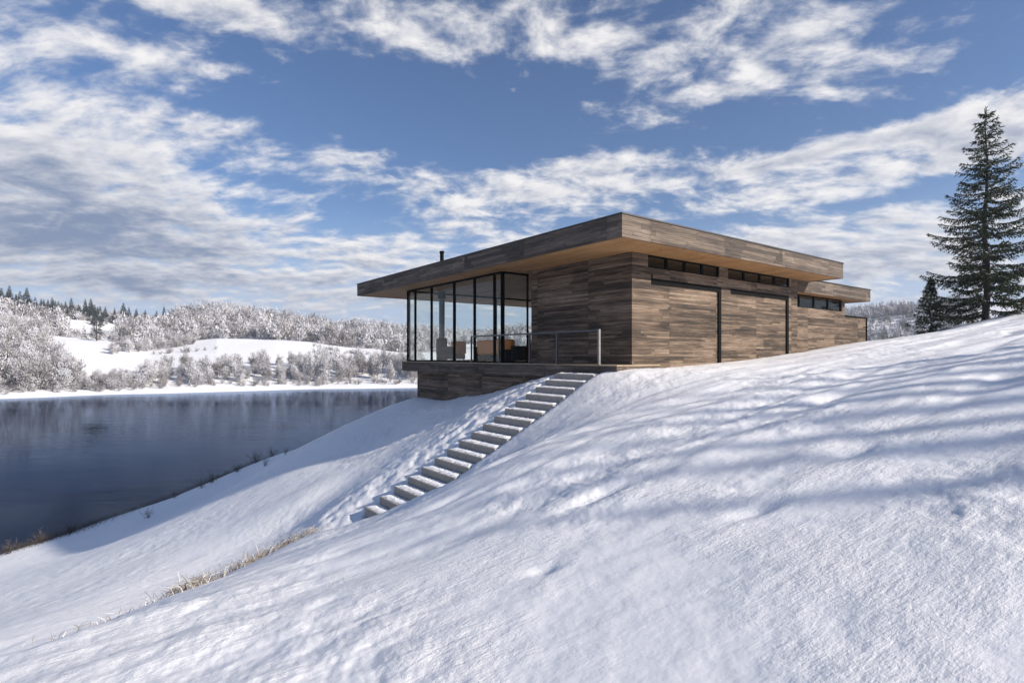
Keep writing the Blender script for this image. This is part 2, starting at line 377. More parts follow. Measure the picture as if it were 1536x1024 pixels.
gl = t.node('ShaderNodeBsdfGlossy'); gl.inputs['Roughness'].default_value = .05; gl.inputs[0].default_value = (.60, .74, 1.0, 1); t.l.new(bn.outputs[0], gl.inputs['Normal'])
mx = t.node('ShaderNodeMixShader'); t.l.new(fr, mx.inputs[0]); t.l.new(p.outputs[0], mx.inputs[1]); t.l.new(gl.outputs[0], mx.inputs[2])
t.l.new(mx.outputs[0], t.n['Material Output'].inputs[0])
mb = MB(); mb.quad([(-420, -160, WATER), (170, -160, WATER), (170, 300, WATER), (-420, 300, WATER)])
tag(mb.build('water', m_wat), kind='structure')

# ------------------------------------------------------------------ house materials
def cladding(name, stops, bh=.064, bl=1.9, gap=True, rough=.72, panel=2.35):
    m, t, p = mat(name)
    uv = t.node('ShaderNodeUVMap').outputs[0]; x, y, _ = t.sep(uv)
    pan = t.math('FLOOR', t.math('DIVIDE', t.math('ADD', x, .7), panel))            # boards are set in panels with upright joints
    yj = t.math('ADD', y, 20)
    row = t.math('FLOOR', t.math('DIVIDE', yj, bh))
    o1 = t.white(t.comb(row, pan, 1.3))
    xl = t.math('ADD', t.math('DIVIDE', x, bl), t.math('MULTIPLY', o1, 7))
    brd = t.math('FLOOR', xl)
    r1 = t.white(t.comb(row, brd, pan))
    row4 = t.math('FLOOR', t.math('DIVIDE', yj, bh*5))
    r4 = t.white(t.comb(row4, t.math('FLOOR', t.math('ADD', t.math('DIVIDE', x, bl*1.9), t.math('MULTIPLY', t.white(t.comb(row4, 3, 9)), 5))), pan))
    g = t.noise(t.comb(t.math('ADD', t.math('MULTIPLY', x, 1.6), t.math('MULTIPLY', r1, 40)), t.math('MULTIPLY', y, 46), r1), 1.0, 6, .65, .4)
    g2 = t.noise(t.comb(t.math('MULTIPLY', x, .9), t.math('MULTIPLY', y, 9), 2.0), 1.0, 4, .6)
    v = t.math('ADD', t.math('ADD', t.math('MULTIPLY', r1, .31), t.math('MULTIPLY', r4, .20)), t.math('ADD', t.math('MULTIPLY', t.math('SUBTRACT', g, .5), 1.15), t.math('MULTIPLY', g2, .50)))
    v = t.math('ADD', v, t.math('MULTIPLY', t.math('SUBTRACT', t.noise(t.comb(x, t.math('MULTIPLY', y, 1.6), 7.0), .7, 3), .5), .35))
    c = t.ramp(v, stops)
    fy = t.math('FRACT', t.math('DIVIDE', yj, bh)); fx = t.math('FRACT', xl)
    ey = t.math('MULTIPLY', t.step(fy, 0, .09), t.math('SUBTRACT', 1.0, t.step(fy, .93, 1.0)))
    ex = t.math('MULTIPLY', t.step(fx, 0, .008), t.math('SUBTRACT', 1.0, t.step(fx, .992, 1.0)))
    fp = t.math('FRACT', t.math('DIVIDE', t.math('ADD', x, .7), panel))
    ep = t.math('MULTIPLY', t.step(fp, 0, .003), t.math('SUBTRACT', 1.0, t.step(fp, .997, 1.0)))
    e = t.math('MULTIPLY', t.math('MULTIPLY', ey, ex), ep)
    c = t.mix(t.math('MULTIPLY', t.math('SUBTRACT', 1.0, e), .55), c, (.03, .024, .02))
    t.put(p.inputs['Base Color'], c); p.inputs['Roughness'].default_value = rough; p.inputs['Specular IOR Level'].default_value = .25
    bump(t, p, t.math('ADD', t.math('MULTIPLY', e, .006), t.math('ADD', t.math('MULTIPLY', g, .003), t.math('MULTIPLY', r1, .004))), .8, 1.0)
    return m
m_clad = cladding('weathered_cladding', [(.10, (.016, .013, .011)), (.30, (.045, .033, .025)), (.50, (.118, .083, .058)), (.72, (.225, .163, .116)), (1.0, (.34, .275, .215))])
m_fascia = cladding('fascia_boards', [(.12, (.030, .025, .022)), (.40, (.085, .066, .052)), (.65, (.165, .124, .094)), (1.0, (.31, .255, .205))], bh=.105, bl=1.9, panel=3.2)
m_soffit = cladding('cedar_soffit', [(.1, (.26, .13, .050)), (.5, (.46, .25, .105)), (1.0, (.60, .37, .18))], bh=.11, bl=2.6, panel=5.2, rough=.55)
m_deckw = cladding('deck_boards', [(.1, (.24, .17, .11)), (.5, (.40, .30, .20)), (1.0, (.55, .44, .32))], bh=.12, bl=2.4, panel=4.8)
def plain(name, c, rough=.5, metal=0.0, nz=.25, scale=6, b=0.0):
    m, t, p = mat(name); tc = t.node('ShaderNodeTexCoord').outputs['Object']
    n = t.noise(tc, scale, 5, .6)
    t.put(p.inputs['Base Color'], t.mix(n, tuple(x*(1-nz) for x in c), tuple(min(1, x*(1+nz)) for x in c)))
    t.put(p.inputs['Roughness'], t.math('ADD', t.math('MULTIPLY', n, .2), rough-.1)); p.inputs['Metallic'].default_value = metal
    if b: bump(t, p, t.noise(tc, scale*6, 5, .6), .6, b)
    return m
m_black = plain('black_steel', (.0035, .0035, .0038), .8); m_black.node_tree.nodes['Principled BSDF'].inputs['Specular IOR Level'].default_value = .1
m_cap = plain('roof_cap', (.035, .033, .032), .5)
m_rail = plain('rail_steel', (.085, .088, .092), .4, .5)
m_post = plain('sunlit_post', (.27, .25, .225), .4, .6)  # rail steel made paler: sunlight on the end post painted into its colour
m_flue = plain('flue_steel', (.07, .085, .10), .4, .5)
m_conc = plain('weathered_concrete', (.36, .32, .275), .85, 0, .30, 7, .006)
m_sofa = plain('dark_upholstery', (.022, .022, .025), .85)
m_orange = plain('sunlit_orange_wool', (.80, .25, .03), .85, 0, .3, 20)  # orange cushions, their colour raised to stand for warm low sun
m_tan = plain('sunlit_tan_leather', (.64, .20, .03), .55, 0, .25, 14)  # tan pushed towards orange, warm sunlight painted into the base colour
m_table = plain('table_oak', (.22, .13, .07), .5)
def glass(name, tint):
    m, t, p = mat(name); t.n.remove(p)
    tr = t.node('ShaderNodeBsdfTransparent'); tr.inputs[0].default_value = (*tint, 1)
    gl = t.node('ShaderNodeBsdfGlossy'); gl.inputs['Roughness'].default_value = .012
    ge = t.node('ShaderNodeNewGeometry')
    ct = t.math('ABSOLUTE', t.vmath('DOT_PRODUCT', ge.outputs['Incoming'], ge.outputs['Normal']))
    fr = t.math('ADD', .022, t.math('MULTIPLY', t.math('POWER', t.math('SUBTRACT', 1.0, ct), 5), .5))
    mx = t.node('ShaderNodeMixShader'); t.l.new(fr, mx.inputs[0]); t.l.new(tr.outputs[0], mx.inputs[1]); t.l.new(gl.outputs[0], mx.inputs[2])
    t.l.new(mx.outputs[0], t.n['Material Output'].inputs[0]); return m
m_glass = glass('window_glass', (.945, .965, .962))
m_dglass = glass('dark_glass', (.30, .32, .33))

# ------------------------------------------------------------------ house
SOF, TOP = 3.03, 3.56
house = tag(empty('house', (CX, CY, DZ), HROT), 'low flat-roofed house of weathered brown boards with a glass-walled room above the lake', 'house')
# --- main roof
RA, RB, LA, LB = -1.74, 10.06, -1.2, 15.1
roof = MB().box(RA-.025, RB+.025, LA-.025, LB+.025, TOP, TOP+.045).build('roof', m_cap, house, bevel=.008)
fb = MB()
fb.box(RA, RB, LA, LA+.05, SOF, TOP-.002); fb.box(RA, RB, LB-.05, LB, SOF, TOP-.002)
fb.box(RA, RA+.05, LA+.05, LB-.05, SOF, TOP-.002); fb.box(RB-.05, RB, LA+.05, LB-.05, SOF, TOP-.002)
fb.build('fascia', m_fascia, roof)
MB().box(RA+.052, RB-.052, LA+.052, LB-.052, SOF+.02, SOF+.06).build('soffit', m_soffit, roof)
fx_, fl_ = .5, 11.1
ch = MB().tube([(fx_, fl_, TOP+.046), (fx_, fl_, 4.70)], .085, 16); ch.tube([(fx_, fl_, 4.70), (fx_, fl_, 4.78)], .105, 16)
ch.build('chimney', m_black, roof, smooth=False)
# --- garage block walls
CZ0, CZ1 = 2.70, 2.98      # strip windows
g1 = (.667, 4.12); g2 = (4.6, 8.55); DTOP = 2.40
wl = MB()
wl.box(0, .12, .12, 4.31, -2.2, SOF+.02)                               # left-hand return, in shade
wl.box(0, .8, 0, .12, -2.2, CZ0); wl.box(8.5, 9.15, 0, .12, -2.2, CZ0); wl.box(4.22, 4.75, 0, .12, -2.2, DTOP)
wl.box(.8, 8.5, 0, .12, DTOP, CZ0)
wl.box(0, g1[0], 0, .12, CZ0, SOF+.02); wl.box(g1[1], g2[0], 0, .12, CZ0, SOF+.02); wl.box(g2[1], 9.15, 0, .12, CZ0, SOF+.02)
wl.box(9.03, 9.15, .12, 4.31, -2.2, SOF+.02); wl.box(.12, 9.03, 4.19, 4.31, -2.2, SOF+.02)
wl.build('wall', m_clad, house)
def garage_door(x0, x1, tick):
    dr = MB().box(x0, x1-.15, .03, .10, -1.6, DTOP-.15).build('garage_door', m_clad, house)
    f_ = MB().box(x0, x1, -.012, .11, DTOP-.15, DTOP-.003); f_.box(x1-.15, x1-.003, -.012, .11, -1.6, DTOP-.15)
    if tick: f_.box(x0, x0+.05, -.012, -.003, DTOP, DTOP+.11)
    f_.build('track', m_black, dr)
garage_door(.803, 4.217, True); garage_door(4.753, 8.497, False)
def strip_window(x0, x1, y, z0, z1, n, parent, depth=.1):
    """a row of panes under the eaves: one window per pane, frame and glass"""
    wd = (x1-x0)/n; f = .035
    for i in range(n):
        a, b = x0+i*wd, x0+(i+1)*wd-.002
        fr = MB().box(a, b, y+.02, y+depth, z0, z0+f); fr.box(a, b, y+.02, y+depth, z1-f, z1); fr.box(a, a+f, y+.02, y+depth, z0+f, z1-f); fr.box(b-f, b, y+.02, y+depth, z0+f, z1-f)
        wi = fr.build('window', m_black, parent)
        MB().box(a+f, b-f, y+.05, y+.058, z0+f, z1-f).build('pane', m_glass, wi)
strip_window(g1[0]+.003, g1[1]-.003, 0, CZ0+.003, SOF+.015, 4, house); strip_window(g2[0]+.003, g2[1]-.003, 0, CZ0+.003, SOF+.015, 4, house)
# --- annex and end box
ax = MB(); AS, AT = 2.62, 3.12
ax.box(9.152, 14.4, .5, .62, -1.8, 2.13); ax.box(14.28, 14.4, .62, 7, -1.8, AS+.02); ax.box(9.152, 9.25, .62, .66, 2.13, AS+.02)
ax.box(14.1, 14.4, .5, .62, 2.13, AS+.02); ax.box(9.152, 14.28, 6.88, 7.0, -1.8, AS+.02)
ax.build('annex_wall', m_clad, house)
strip_window(9.155, 14.097, .5, 2.133, AS+.015, 4, house)
ar = MB().box(9.17, 15.775, -.025, 8.0, AT, AT+.04).build('annex_roof', m_cap, house, bevel=.008)
fb = MB(); fb.box(9.152, 15.75, 0, .05, AS, AT-.002); fb.box(15.70, 15.75, .05, 7.98, AS, AT-.002); fb.box(9.152, 15.70, 7.93, 7.98, AS, AT-.002)
fb.build('fascia', m_fascia, ar)
MB().box(9.153, 15.698, .052, 7.928, AS+.02, AS+.06).build('soffit', m_soffit, ar)
eb = MB(); eb.box(14.402, 16.6, .5, 5, -1.6, 1.93); eb.build('end_wall', m_clad, house)
tr = MB(); tr.box(14.405, 16.66, .46, 5.02, 1.933, 1.99); tr.box(16.603, 16.66, .46, .56, -1.6, 1.932)
tr.build('edge_trim', m_black, house)
# --- deck and lower storey
DR0, DL1 = -.93, 12.05
dk = MB(); dk.box(DR0, -.002, -.3, 4.31, -.40, -.03); dk.box(-.002, .79, -.3, -.003, -.40, -.03); dk.box(DR0, 7.0, 4.31, DL1, -.40, -.03)
deck_o = dk.build('deck', m_fascia, house)
db = MB(); db.box(DR0-.015, -.002, -.315, 4.31, -.028, 0); db.box(-.002, .79, -.315, -.003, -.028, 0); db.box(DR0-.015, 7.02, 4.31, DL1+.02, -.028, 0)
db.build('deck_boards', m_deckw, deck_o)
lw = MB(); lw.box(-.6, 6.4, .3, 11.26, -4.2, -.402); lw.build('lower_wall', m_clad, house)
# --- glass room: each window a frame with its pane
GT = SOF + .015
def win(p0, p1, axis, pos, th=.08, j=.033, dark=False):
    """window between p0 and p1 along 'l' or 'r' at the given other coordinate"""
    a, b = p0+.001, p1-.001; mbx = MB()
    def bx(s0, s1, z0, z1, o0=-th/2, o1=th/2):
        if axis == 'l': mbx.box(pos+o0, pos+o1, s0, s1, z0, z1)
        else: mbx.box(s0, s1, pos+o0, pos+o1, z0, z1)
    bx(a, a+j, .003, GT); bx(b-j, b, .003, GT); bx(a+j, b-j, .003, .055); bx(a+j, b-j, GT-.06, GT)
    o = mbx.build('window', m_black, house)
    mbx = MB(); bx(a+j, b-j, .055, GT-.06, -.006, .006); mbx.build('pane', m_glass, o)
GR = -.75
tl = [4.93, 5.36, 6.59, 7.99, 9.74, 11.15, 11.87]
for a, b in zip(tl[:-1], tl[1:]): win(a, b, 'l', GR)
win(GR+.042, .35, 'r', 4.93)
re = np.linspace(GR+.052, 6.2, 4)
for a, b in zip(re[:-1], re[1:]): win(a, b, 'r', 11.82)
le = np.array([4.33, 5.6, 8.6, 11.768])
for a, b in zip(le[:-1], le[1:]): win(a, b, 'l', 6.15)
# --- railing along the deck edge and the one on the terrace behind
def railing(posts, axis, pos, first=None):
    rl = MB()
    s0, s1 = min(posts), max(posts)
    if axis == 'l': rl.box(pos-.022, pos+.022, s0-.02, s1+.02,   .90, .945)
    else: rl.box(s0-.02, s1+.02, pos-.022, pos+.022, .905, .945)
    ro = rl.build('railing', m_rail, house, bevel=.004)
    for s_ in posts:
        pm = MB(); hh = .95 if s_ == first else .899
        e_ = .027 if s_ == first else .024
        if axis == 'l': pm.box(pos-e_, pos+e_, s_-e_, s_+e_, .001, hh); pm.box(pos-.05, pos+.05, s_-.05, s_+.05, .0005, .012)
        else: pm.box(s_-e_, s_+e_, pos-e_, pos+e_, .001, hh)
        po = pm.build('post', m_post if s_ == first else m_rail, ro)
        if s_ == first: po['label'] = 'pale sunlit end post of the railing'
railing([.38, 2.06, 3.32, 4.93, 6.62], 'l', -.868, .38)
railing(list(np.linspace(4.6, 11.9, 6)), 'l', 6.9)

# ------------------------------------------------------------------ stair
stair = tag(empty('staircase', hw(ST_R0, .92, ST_Z0 - RISE*NST), HROT), 'straight flight of seventeen grey concrete steps running down the snowy slope from the deck', 'staircase')
def snow_slab(x0, x1, y0, y1, z, th, seed):
    nx, ny = 10, 26; mbx = MB(); rr_ = random.Random(seed)
    X = np.linspace(0, 1, nx); Yv = np.linspace(0, 1, ny); P = {}
    for i in range(nx):
        for j in range(ny):
            e = min(i, nx-1-i)/2.0; e2 = min(j, ny-1-j)/2.0
            hgt = th*min(1, .05 + min(e, e2)) * (.75 + .5*rr_.random())
            P[i, j] = (x0+(x1-x0)*X[i] + (rr_.uniform(-.022, .022) if i in (0, nx-1) else 0), y0+(y1-y0)*Yv[j] + (rr_.uniform(-.02, .02) if j in (0, ny-1) else 0), z + .0015 + hgt)
    for i in range(nx-1):
        for j in range(ny-1): mbx.quad([P[i, j], P[i+1, j], P[i+1, j+1], P[i, j+1]])
    return mbx
wl_ = ST_L1 - ST_L0
for i in range(NST):
    f = -RUN*i; z = RISE*(NST-i)
    st = MB().box(f, f+.62, -wl_/2, wl_/2, z-.19, z).build('step', m_conc, stair, bevel=.012)
    snow_slab(f+.045, f+RUN-.005, -wl_/2+.03, wl_/2-.02, z, .028, 100+i).build('snow_cover', m_snow, st, smooth=True)

# ------------------------------------------------------------------ furniture behind the glass
def hplace(name, r, l, rz, label, cat, group=None):
    x, y, z = hw(r, l, .001); return tag(empty(name, (x, y, z), HROT + rz), label, cat, group)
def armchair(r, l, rz, label, seatm):
    o = hplace('armchair', r, l, rz, label, 'armchair')
    b = MB(); b.box(-.40, .40, -.36, .40, .10, .30); b.box(-.42, -.28, -.38, .40, .30, .60); b.box(.28, .42, -.38, .40, .30, .60); b.build('frame', m_sofa, o, bevel=.03)
    MB().box(-.275, .275, -.36, .28, .302, .46).build('cushion', seatm, o, bevel=.04)
    MB().box(-.40, .40, .28, .45, .305, .82).build('backrest', seatm, o, bevel=.04)
    for sx in (-.34, .34):
        for sy in (-.3, .34): MB().tube([(sx, sy, 0), (sx, sy, .099)], .02, 8).build('leg', m_black, o)
    return o
armchair(-.15, 9.2, R(200), 'dark armchair with orange cushions standing nearest the black flue', m_orange)
armchair(1.3, 8.4, R(150), 'low tan armchair at the middle of the glass room', m_tan)
sf = hplace('sofa', .2, 6.2, R(90), 'long tan sofa with a dark base behind the glass corner', 'sofa')
b = MB(); b.box(-1.05, 1.05, -.42, .42, .08, .28); b.build('base', m_sofa, sf, bevel=.02)
for i in range(3): MB().box(-1.04+i*.695, -.36+i*.695, -.44, .22, .283, .46).build('cushion', m_tan, sf, bevel=.05)
MB().box(-1.05, 1.05, .225, .44, .283, .80).build('backrest', m_tan, sf, bevel=.05)
for sx in (-1.17, 1.06): MB().box(sx, sx+.11, -.42, .44, .08, .58).build('armrest', m_sofa, sf, bevel=.02)
sb = hplace('sideboard', .75, 4.75, R(0), 'low slatted wooden sideboard beside the boarded wall', 'sideboard')
b = MB()
for i in range(6): b.box(-.3, .9, -.22, .18, .05+i*.105, .145+i*.105)
b.build('body', m_tan, sb, bevel=.006); MB().box(-.32, .92, -.24, .2, .69, .72).build('top', m_table, sb, bevel=.005)
tb = hplace('side_table', -.25, 5.35, 0, 'small black cube table just inside the glass corner', 'table')
MB().box(-.2, .2, -.2, .2, 0, .42).build('body', m_sofa, tb, bevel=.01); MB().box(-.215, .215, -.215, .215, .421, .45).build('top', m_black, tb, bevel=.006)
sv = hplace('wood_stove', fx_, fl_, R(180), 'round dark wood stove with a tall steel flue reaching the ceiling', 'stove')
MB().tube([(0, 0, 0), (0, 0, .05), (0, 0, .06), (0, 0, .95), (0, 0, 1.0)], [.26, .26, .24, .24, .2], 20).build('body', m_sofa, sv)
MB().box(-.14, .14, -.27, -.2, .35, .78).build('door', m_black, sv, bevel=.01)
fl = MB().tube([(0, 0, 1.001), (0, 0, 2.72)], .125, 20).build('flue', m_flue, sv, smooth=False)
MB().tube([(0, 0, 2.721), (0, 0, 2.80), (0, 0, 3.045)], [.17, .17, .15], 20).build('collar', m_black, fl)

# ------------------------------------------------------------------ vegetation materials
def leafmat(name, stops, rough=.8, trans=0.0):
    m, t, p = mat(name); a = t.node('ShaderNodeAttribute', attribute_name='tint', attribute_type='GEOMETRY')
    t.put(p.inputs['Base Color'], t.ramp(a.outputs['Fac'], stops)); p.inputs['Roughness'].default_value = rough; p.inputs['Specular IOR Level'].default_value = .2
    return m
m_frost = leafmat('frosted_twigs', [(0, (.15, .135, .13)), (.3, (.32, .30, .297)), (.62, (.55, .535, .545)), (1, (.78, .78, .81))])
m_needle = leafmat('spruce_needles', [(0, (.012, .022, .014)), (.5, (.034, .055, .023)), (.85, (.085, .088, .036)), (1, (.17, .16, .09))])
m_dconif = leafmat('far_conifer', [(0, (.014, .021, .016)), (.6, (.04, .052, .038)), (.9, (.14, .15, .14)), (1, (.55, .56, .58))])
m_bark = plain('bark', (.045, .034, .027), .9, 0, .4, 9, .01)
m_twig = leafmat('dark_twigs', [(0, (.035, .025, .02)), (.7, (.10, .075, .055)), (1, (.45, .42, .40))])
m_dry = leafmat('dry_grass', [(0, (.08, .062, .045)), (.35, (.19, .135, .08)), (.6, (.36, .28, .18)), (.8, (.80, .78, .75)), (1, (.85, .84, .83))])

def frost_quads(h, nq, seed, spread=.36, qs=1.0, bush=False, tn=0.0):
    """twigs of a rime-covered tree: limbs rising from the stem, each bearing fans of fine twigs"""
    g = np.random.default_rng(seed); Q = []; T = []
    nl = 9 if not bush else 8
    trunk_top = h*(.55 if not bush else .12)
    limbs = []
    for i in range(nl):
        z0 = h*(g.uniform(.05, .45) if not bush else g.uniform(.0, .1)); a = g.uniform(0, 2*math.pi)
        out = h*spread*g.uniform(.45, 1.05); z1 = min(h*.98, z0 + h*g.uniform(.22, .55)*(1.0 if not bush else 1.4))
        limbs.append(((0, 0, z0), (out*math.cos(a)*.45, out*math.sin(a)*.45, z0*.6+z1*.4), (out*math.cos(a), out*math.sin(a), z1)))
    limbs.append(((0, 0, trunk_top*.8), (g.normal()*.04*h, g.normal()*.04*h, h*.8), (g.normal()*.06*h, g.normal()*.06*h, h)))
    W = []
    for a, b, c in limbs:
        a, b, c = map(np.array, (a, b, c)); W += tube_quads(a, b, .022*h*.5, .014*h*.5, 3) + tube_quads(b, c, .014*h*.5, .004*h, 3)
    wood = np.array(W)
    li = g.integers(0, len(limbs), nq); tt = g.uniform(.15, 1.05, nq)
    A = np.array([l[0] for l in limbs])[li]; B = np.array([l[1] for l in limbs])[li]; C_ = np.array([l[2] for l in limbs])[li]
    t2 = tt[:, None]; pos = A*(1-t2)**2 + 2*B*t2*(1-t2) + C_*t2**2
    axis = (C_ - A); axis = axis/np.linalg.norm(axis, axis=1, keepdims=True)
    sp = .105*h*(1.1 - .4*tt)[:, None]; pos = pos + g.normal(size=(nq, 3))*sp*np.array([1, 1, .75])
    pos[:, 2] = np.maximum(pos[:, 2], h*.03)
    dirv = axis*.8 + g.normal(size=(nq, 3))*.75 + np.array([0, 0, .5])
    q_ = blades(pos, dirv, h*g.uniform(.035, .09, nq)*qs, h*g.uniform(.012, .030, nq)*qs)
    # clumps are paler or browner as a whole
    tone = np.clip(.50 + tn + .17*g.normal(size=len(limbs))[li] + 0.09*g.normal(size=nq) + .10*(pos[:, 2]/h - .5), .04, 1)
    return wood, q_, tone
bare = []
def frost_mesh(name, h, nq, seed, **kw):
    wood, q_, tone = frost_quads(h, nq, seed, **kw)
    tr_ = np.array(tube_quads((0, 0, -.3), (0, 0, h*.6), .03*h*.6, .012*h, 5)) if not kw.get('bush') else np.zeros((0, 4, 3))
    al = np.concatenate([tr_, wood, q_]); return quads_mesh(name, al, np.concatenate([np.full(len(tr_)+len(wood), .0), tone]))
frost_var = [frost_mesh('frosted_tree', 6.0, 2100, 200+i, spread=.27+.05*(i % 3), tn=(-.20, .08, -.06, .02, -.28, .10, -.10, .04)[i]) for i in range(8)]
bush_var = [frost_mesh('frosted_bush', 2.6, 700, 300+i, spread=.55, bush=True, tn=(-.25, -.1, -.32, 0)[i]) for i in range(4)]
for m_ in frost_var + bush_var: m_.materials.append(m_frost)
def put_tree(name, me_, x, y, z, s, label, cat, group, rz=None, sz=None):
    o = bpy.data.objects.new(name, me_); col.objects.link(o); o.location = (x, y, z); o.rotation_euler = (0, 0, rnd.uniform(0, 6.28) if rz is None else rz)
    o.scale = (s, s, sz or s); return tag(o, label, cat, group)
def polar(u, rho):
    a = math.atan((u - U0)/F); return rho*math.sin(a), rho*math.cos(a)
spots = []
def scatter(n, ufn, rfn, mind, tries=60):
    out = []
    for _ in range(n*tries):
        if len(out) >= n: break
        u = ufn(); rho = rfn(u); x, y = polar(u, rho)
        if all((x-a)**2 + (y-b)**2 > mind*mind for a, b in spots): spots.append((x, y)); out.append((u, rho, x, y))
    return out
LAB_S = 'rime-white leafless tree in the belt along the far shore'
LAB_L = 'rime-white leafless tree on the wooded bank left of the snowy field'
LAB_B = 'low rime-covered bush at the foot of the far shore trees'
belt = scatter(105, lambda: rnd.uniform(215, 640), lambda u: rnd.uniform(165, 186) + (0 if u < 330 else rnd.uniform(0, 8)), 2.4)
leftw = scatter(105, lambda: rnd.uniform(-60, 112) , lambda u: 164 + (rnd.random()**1.2)*(118 if u < 58 else max(8, 60 - (u-58)*1.0)), 2.8)
leftw += scatter(28, lambda: rnd.uniform(108, 230), lambda u: rnd.uniform(162.5, 172), 2.2)
hedge = scatter(36, lambda: rnd.uniform(168, 290), lambda u: 218 + (u-168)*.28 + rnd.uniform(-2, 7), 2.6)
bushes = scatter(75, lambda: rnd.uniform(-40, 640), lambda u: rnd.uniform(160.5, 165), 1.4)
for grp, lab, lo, hi in ((belt, LAB_S, .62, 1.0), (leftw, LAB_L, .75, 1.3), (hedge, 'rime-white leafless tree in the copse between the two snowy fields', .42, .85)):
    for (u, rho, x, y) in grp:
        s = rnd.uniform(lo, hi)*(.62 if (grp is leftw and u > 108) else .86 if (grp is belt and 240 < u < 450) else 1)
        put_tree('frosted_tree', rnd.choice(frost_var), x, y, gz(x, y)-.1, s, lab, 'tree', 'rime-white trees beyond the lake', sz=s*rnd.uniform(.85, 1.15)*(1.25 if (grp is belt and u > 455) else 1))
for (u, rho, x, y) in bushes:
    put_tree('frosted_bush', rnd.choice(bush_var), x, y, gz(x, y)-.05, rnd.uniform(.5, 1.0), LAB_B, 'bush', 'rime-covered bushes on the far shore')

for u, rho in [(rnd.uniform(215, 330), 0) for _ in range(14)] + [(rnd.uniform(470, 620), 1) for _ in range(22)]:
    rho = 222 + (u-215)*.05 + rnd.uniform(-1.2, 1.2) if rho == 0 else 246 - (u-470)*.07 + rnd.uniform(-1.5, 1.5)
    x, y = polar(u, rho); put_tree('frosted_bush', rnd.choice(bush_var), x, y, gz(x, y)-.05, rnd.uniform(.5, .9), 'rime-covered bush in a thin hedge line across the snowy fields', 'bush', 'rime-covered hedge bushes in the fields')
# the hillside wood beyond, too many to count
low = [frost_quads(7.0, 210, 500+i, spread=(.24, .30, .36, .27)[i % 4], qs=2.1)[1:] for i in range(8)]
low_sz = [(q_, t_) for q_, t_ in low]
def conifer_quads(h, n, seed, wid=.2, droop=.25):
    g = np.random.default_rng(seed); zz = h*(g.random(n)**.8*.93 + .07)*1.0; zz = np.minimum(zz, h*.985)
    rmax = h*wid*1.15*(1 - zz/h)**1.05 + .006*h; a = g.uniform(0, 2*math.pi, n); rr_ = rmax*g.uniform(.15, .9, n)*(.8 + .25*np.sin(a*3 + zz/h*9))
    c = np.stack([rr_*np.cos(a), rr_*np.sin(a), zz], 1)
    dv = np.stack([np.cos(a), np.sin(a), -droop + .25*g.normal(size=n)], 1) + .25*g.normal(size=(n, 3))
    q_ = blades(c, dv, rmax*g.uniform(.35, .6, n) + .02*h, (.15 + rmax)*g.uniform(.10, .25, n)); return q_, np.clip(.35 + .28*g.normal(size=n), 0, 1)
conlow = [conifer_quads(9.0, 130, 600+i) for i in range(5)]
BQ, BT, MI = [], [], []
def add_low(x, y, z, s, conif):
    q_, t_ = (conlow if conif else low_sz)[rnd.randrange(5 if conif else 8)]
    a = rnd.uniform(0, 6.28); c, s_ = math.cos(a)*s, math.sin(a)*s
    M = np.array([[c, -s_, 0], [s_, c, 0], [0, 0, s*rnd.uniform(.85, 1.15)]])
    BQ.append(q_ @ M.T + np.array([x, y, z])); BT.append(np.clip(t_ + rnd.choice((-.34, -.2, -.1, 0, .06, .1, .14)), 0, 1)); MI.append(np.full(len(q_), int(conif)))
cand = []
for (u0, u1, r0, r1, n) in ((-80, 130, 285, 470, 1100), (130, 330, 292, 480, 1300), (330, 860, 300, 500, 2600), (1230, 1470, 225, 560, 2300)):
    for _ in range(n):
        u = rnd.uniform(u0, u1); rho = math.sqrt(rnd.uniform(r0*r0, r1*r1)); cand.append((*polar(u, rho), u, rho))
for _ in range(260):
    u = rnd.uniform(330, 640); rho = rnd.uniform(276, 300); cand.append((*polar(u, rho), u, rho))
ca = np.array(cand); zc_ = ground(ca[:, 0], ca[:, 1]); clr = fbm(ca[:, 0]/38, ca[:, 1]/38, 2, 77); cz = fbm(ca[:, 0]/45, ca[:, 1]/45, 3, 88)
for (x, y, u, rho), z, c_, k_ in zip(cand, zc_, clr, cz):
    if c_ > .62 or rnd.random() < .25: continue
    if 92 < u < 180 and 318 < rho < 392: continue                      # the little clearing under the ridge
    if 380 < u < 520 and 300 < rho < 325 and (u-380)*.18 + 300 < rho: continue   # a small upper field
    conif = (k_ > .7 and rnd.random() < .25 and u < 500) or (u > 1000 and rnd.random() < .55) or rnd.random() < .025
    add_low(x, y, z-.3, rnd.choice((.5, .65, .8, .95, 1.1, 1.35))*(.8 if u > 1000 else (.55 if (u < 260 and rho > 372) or (92 < u < 180 and rho < 320) else 1)), conif)
me = quads_mesh('hillside_wood', np.concatenate(BQ), np.concatenate(BT), np.concatenate(MI))
tag(mesh_obj('hillside_wood', me, [m_frost, m_dconif]), 'rime-covered wood spreading over the hills beyond the lake', 'wood', kind='stuff')
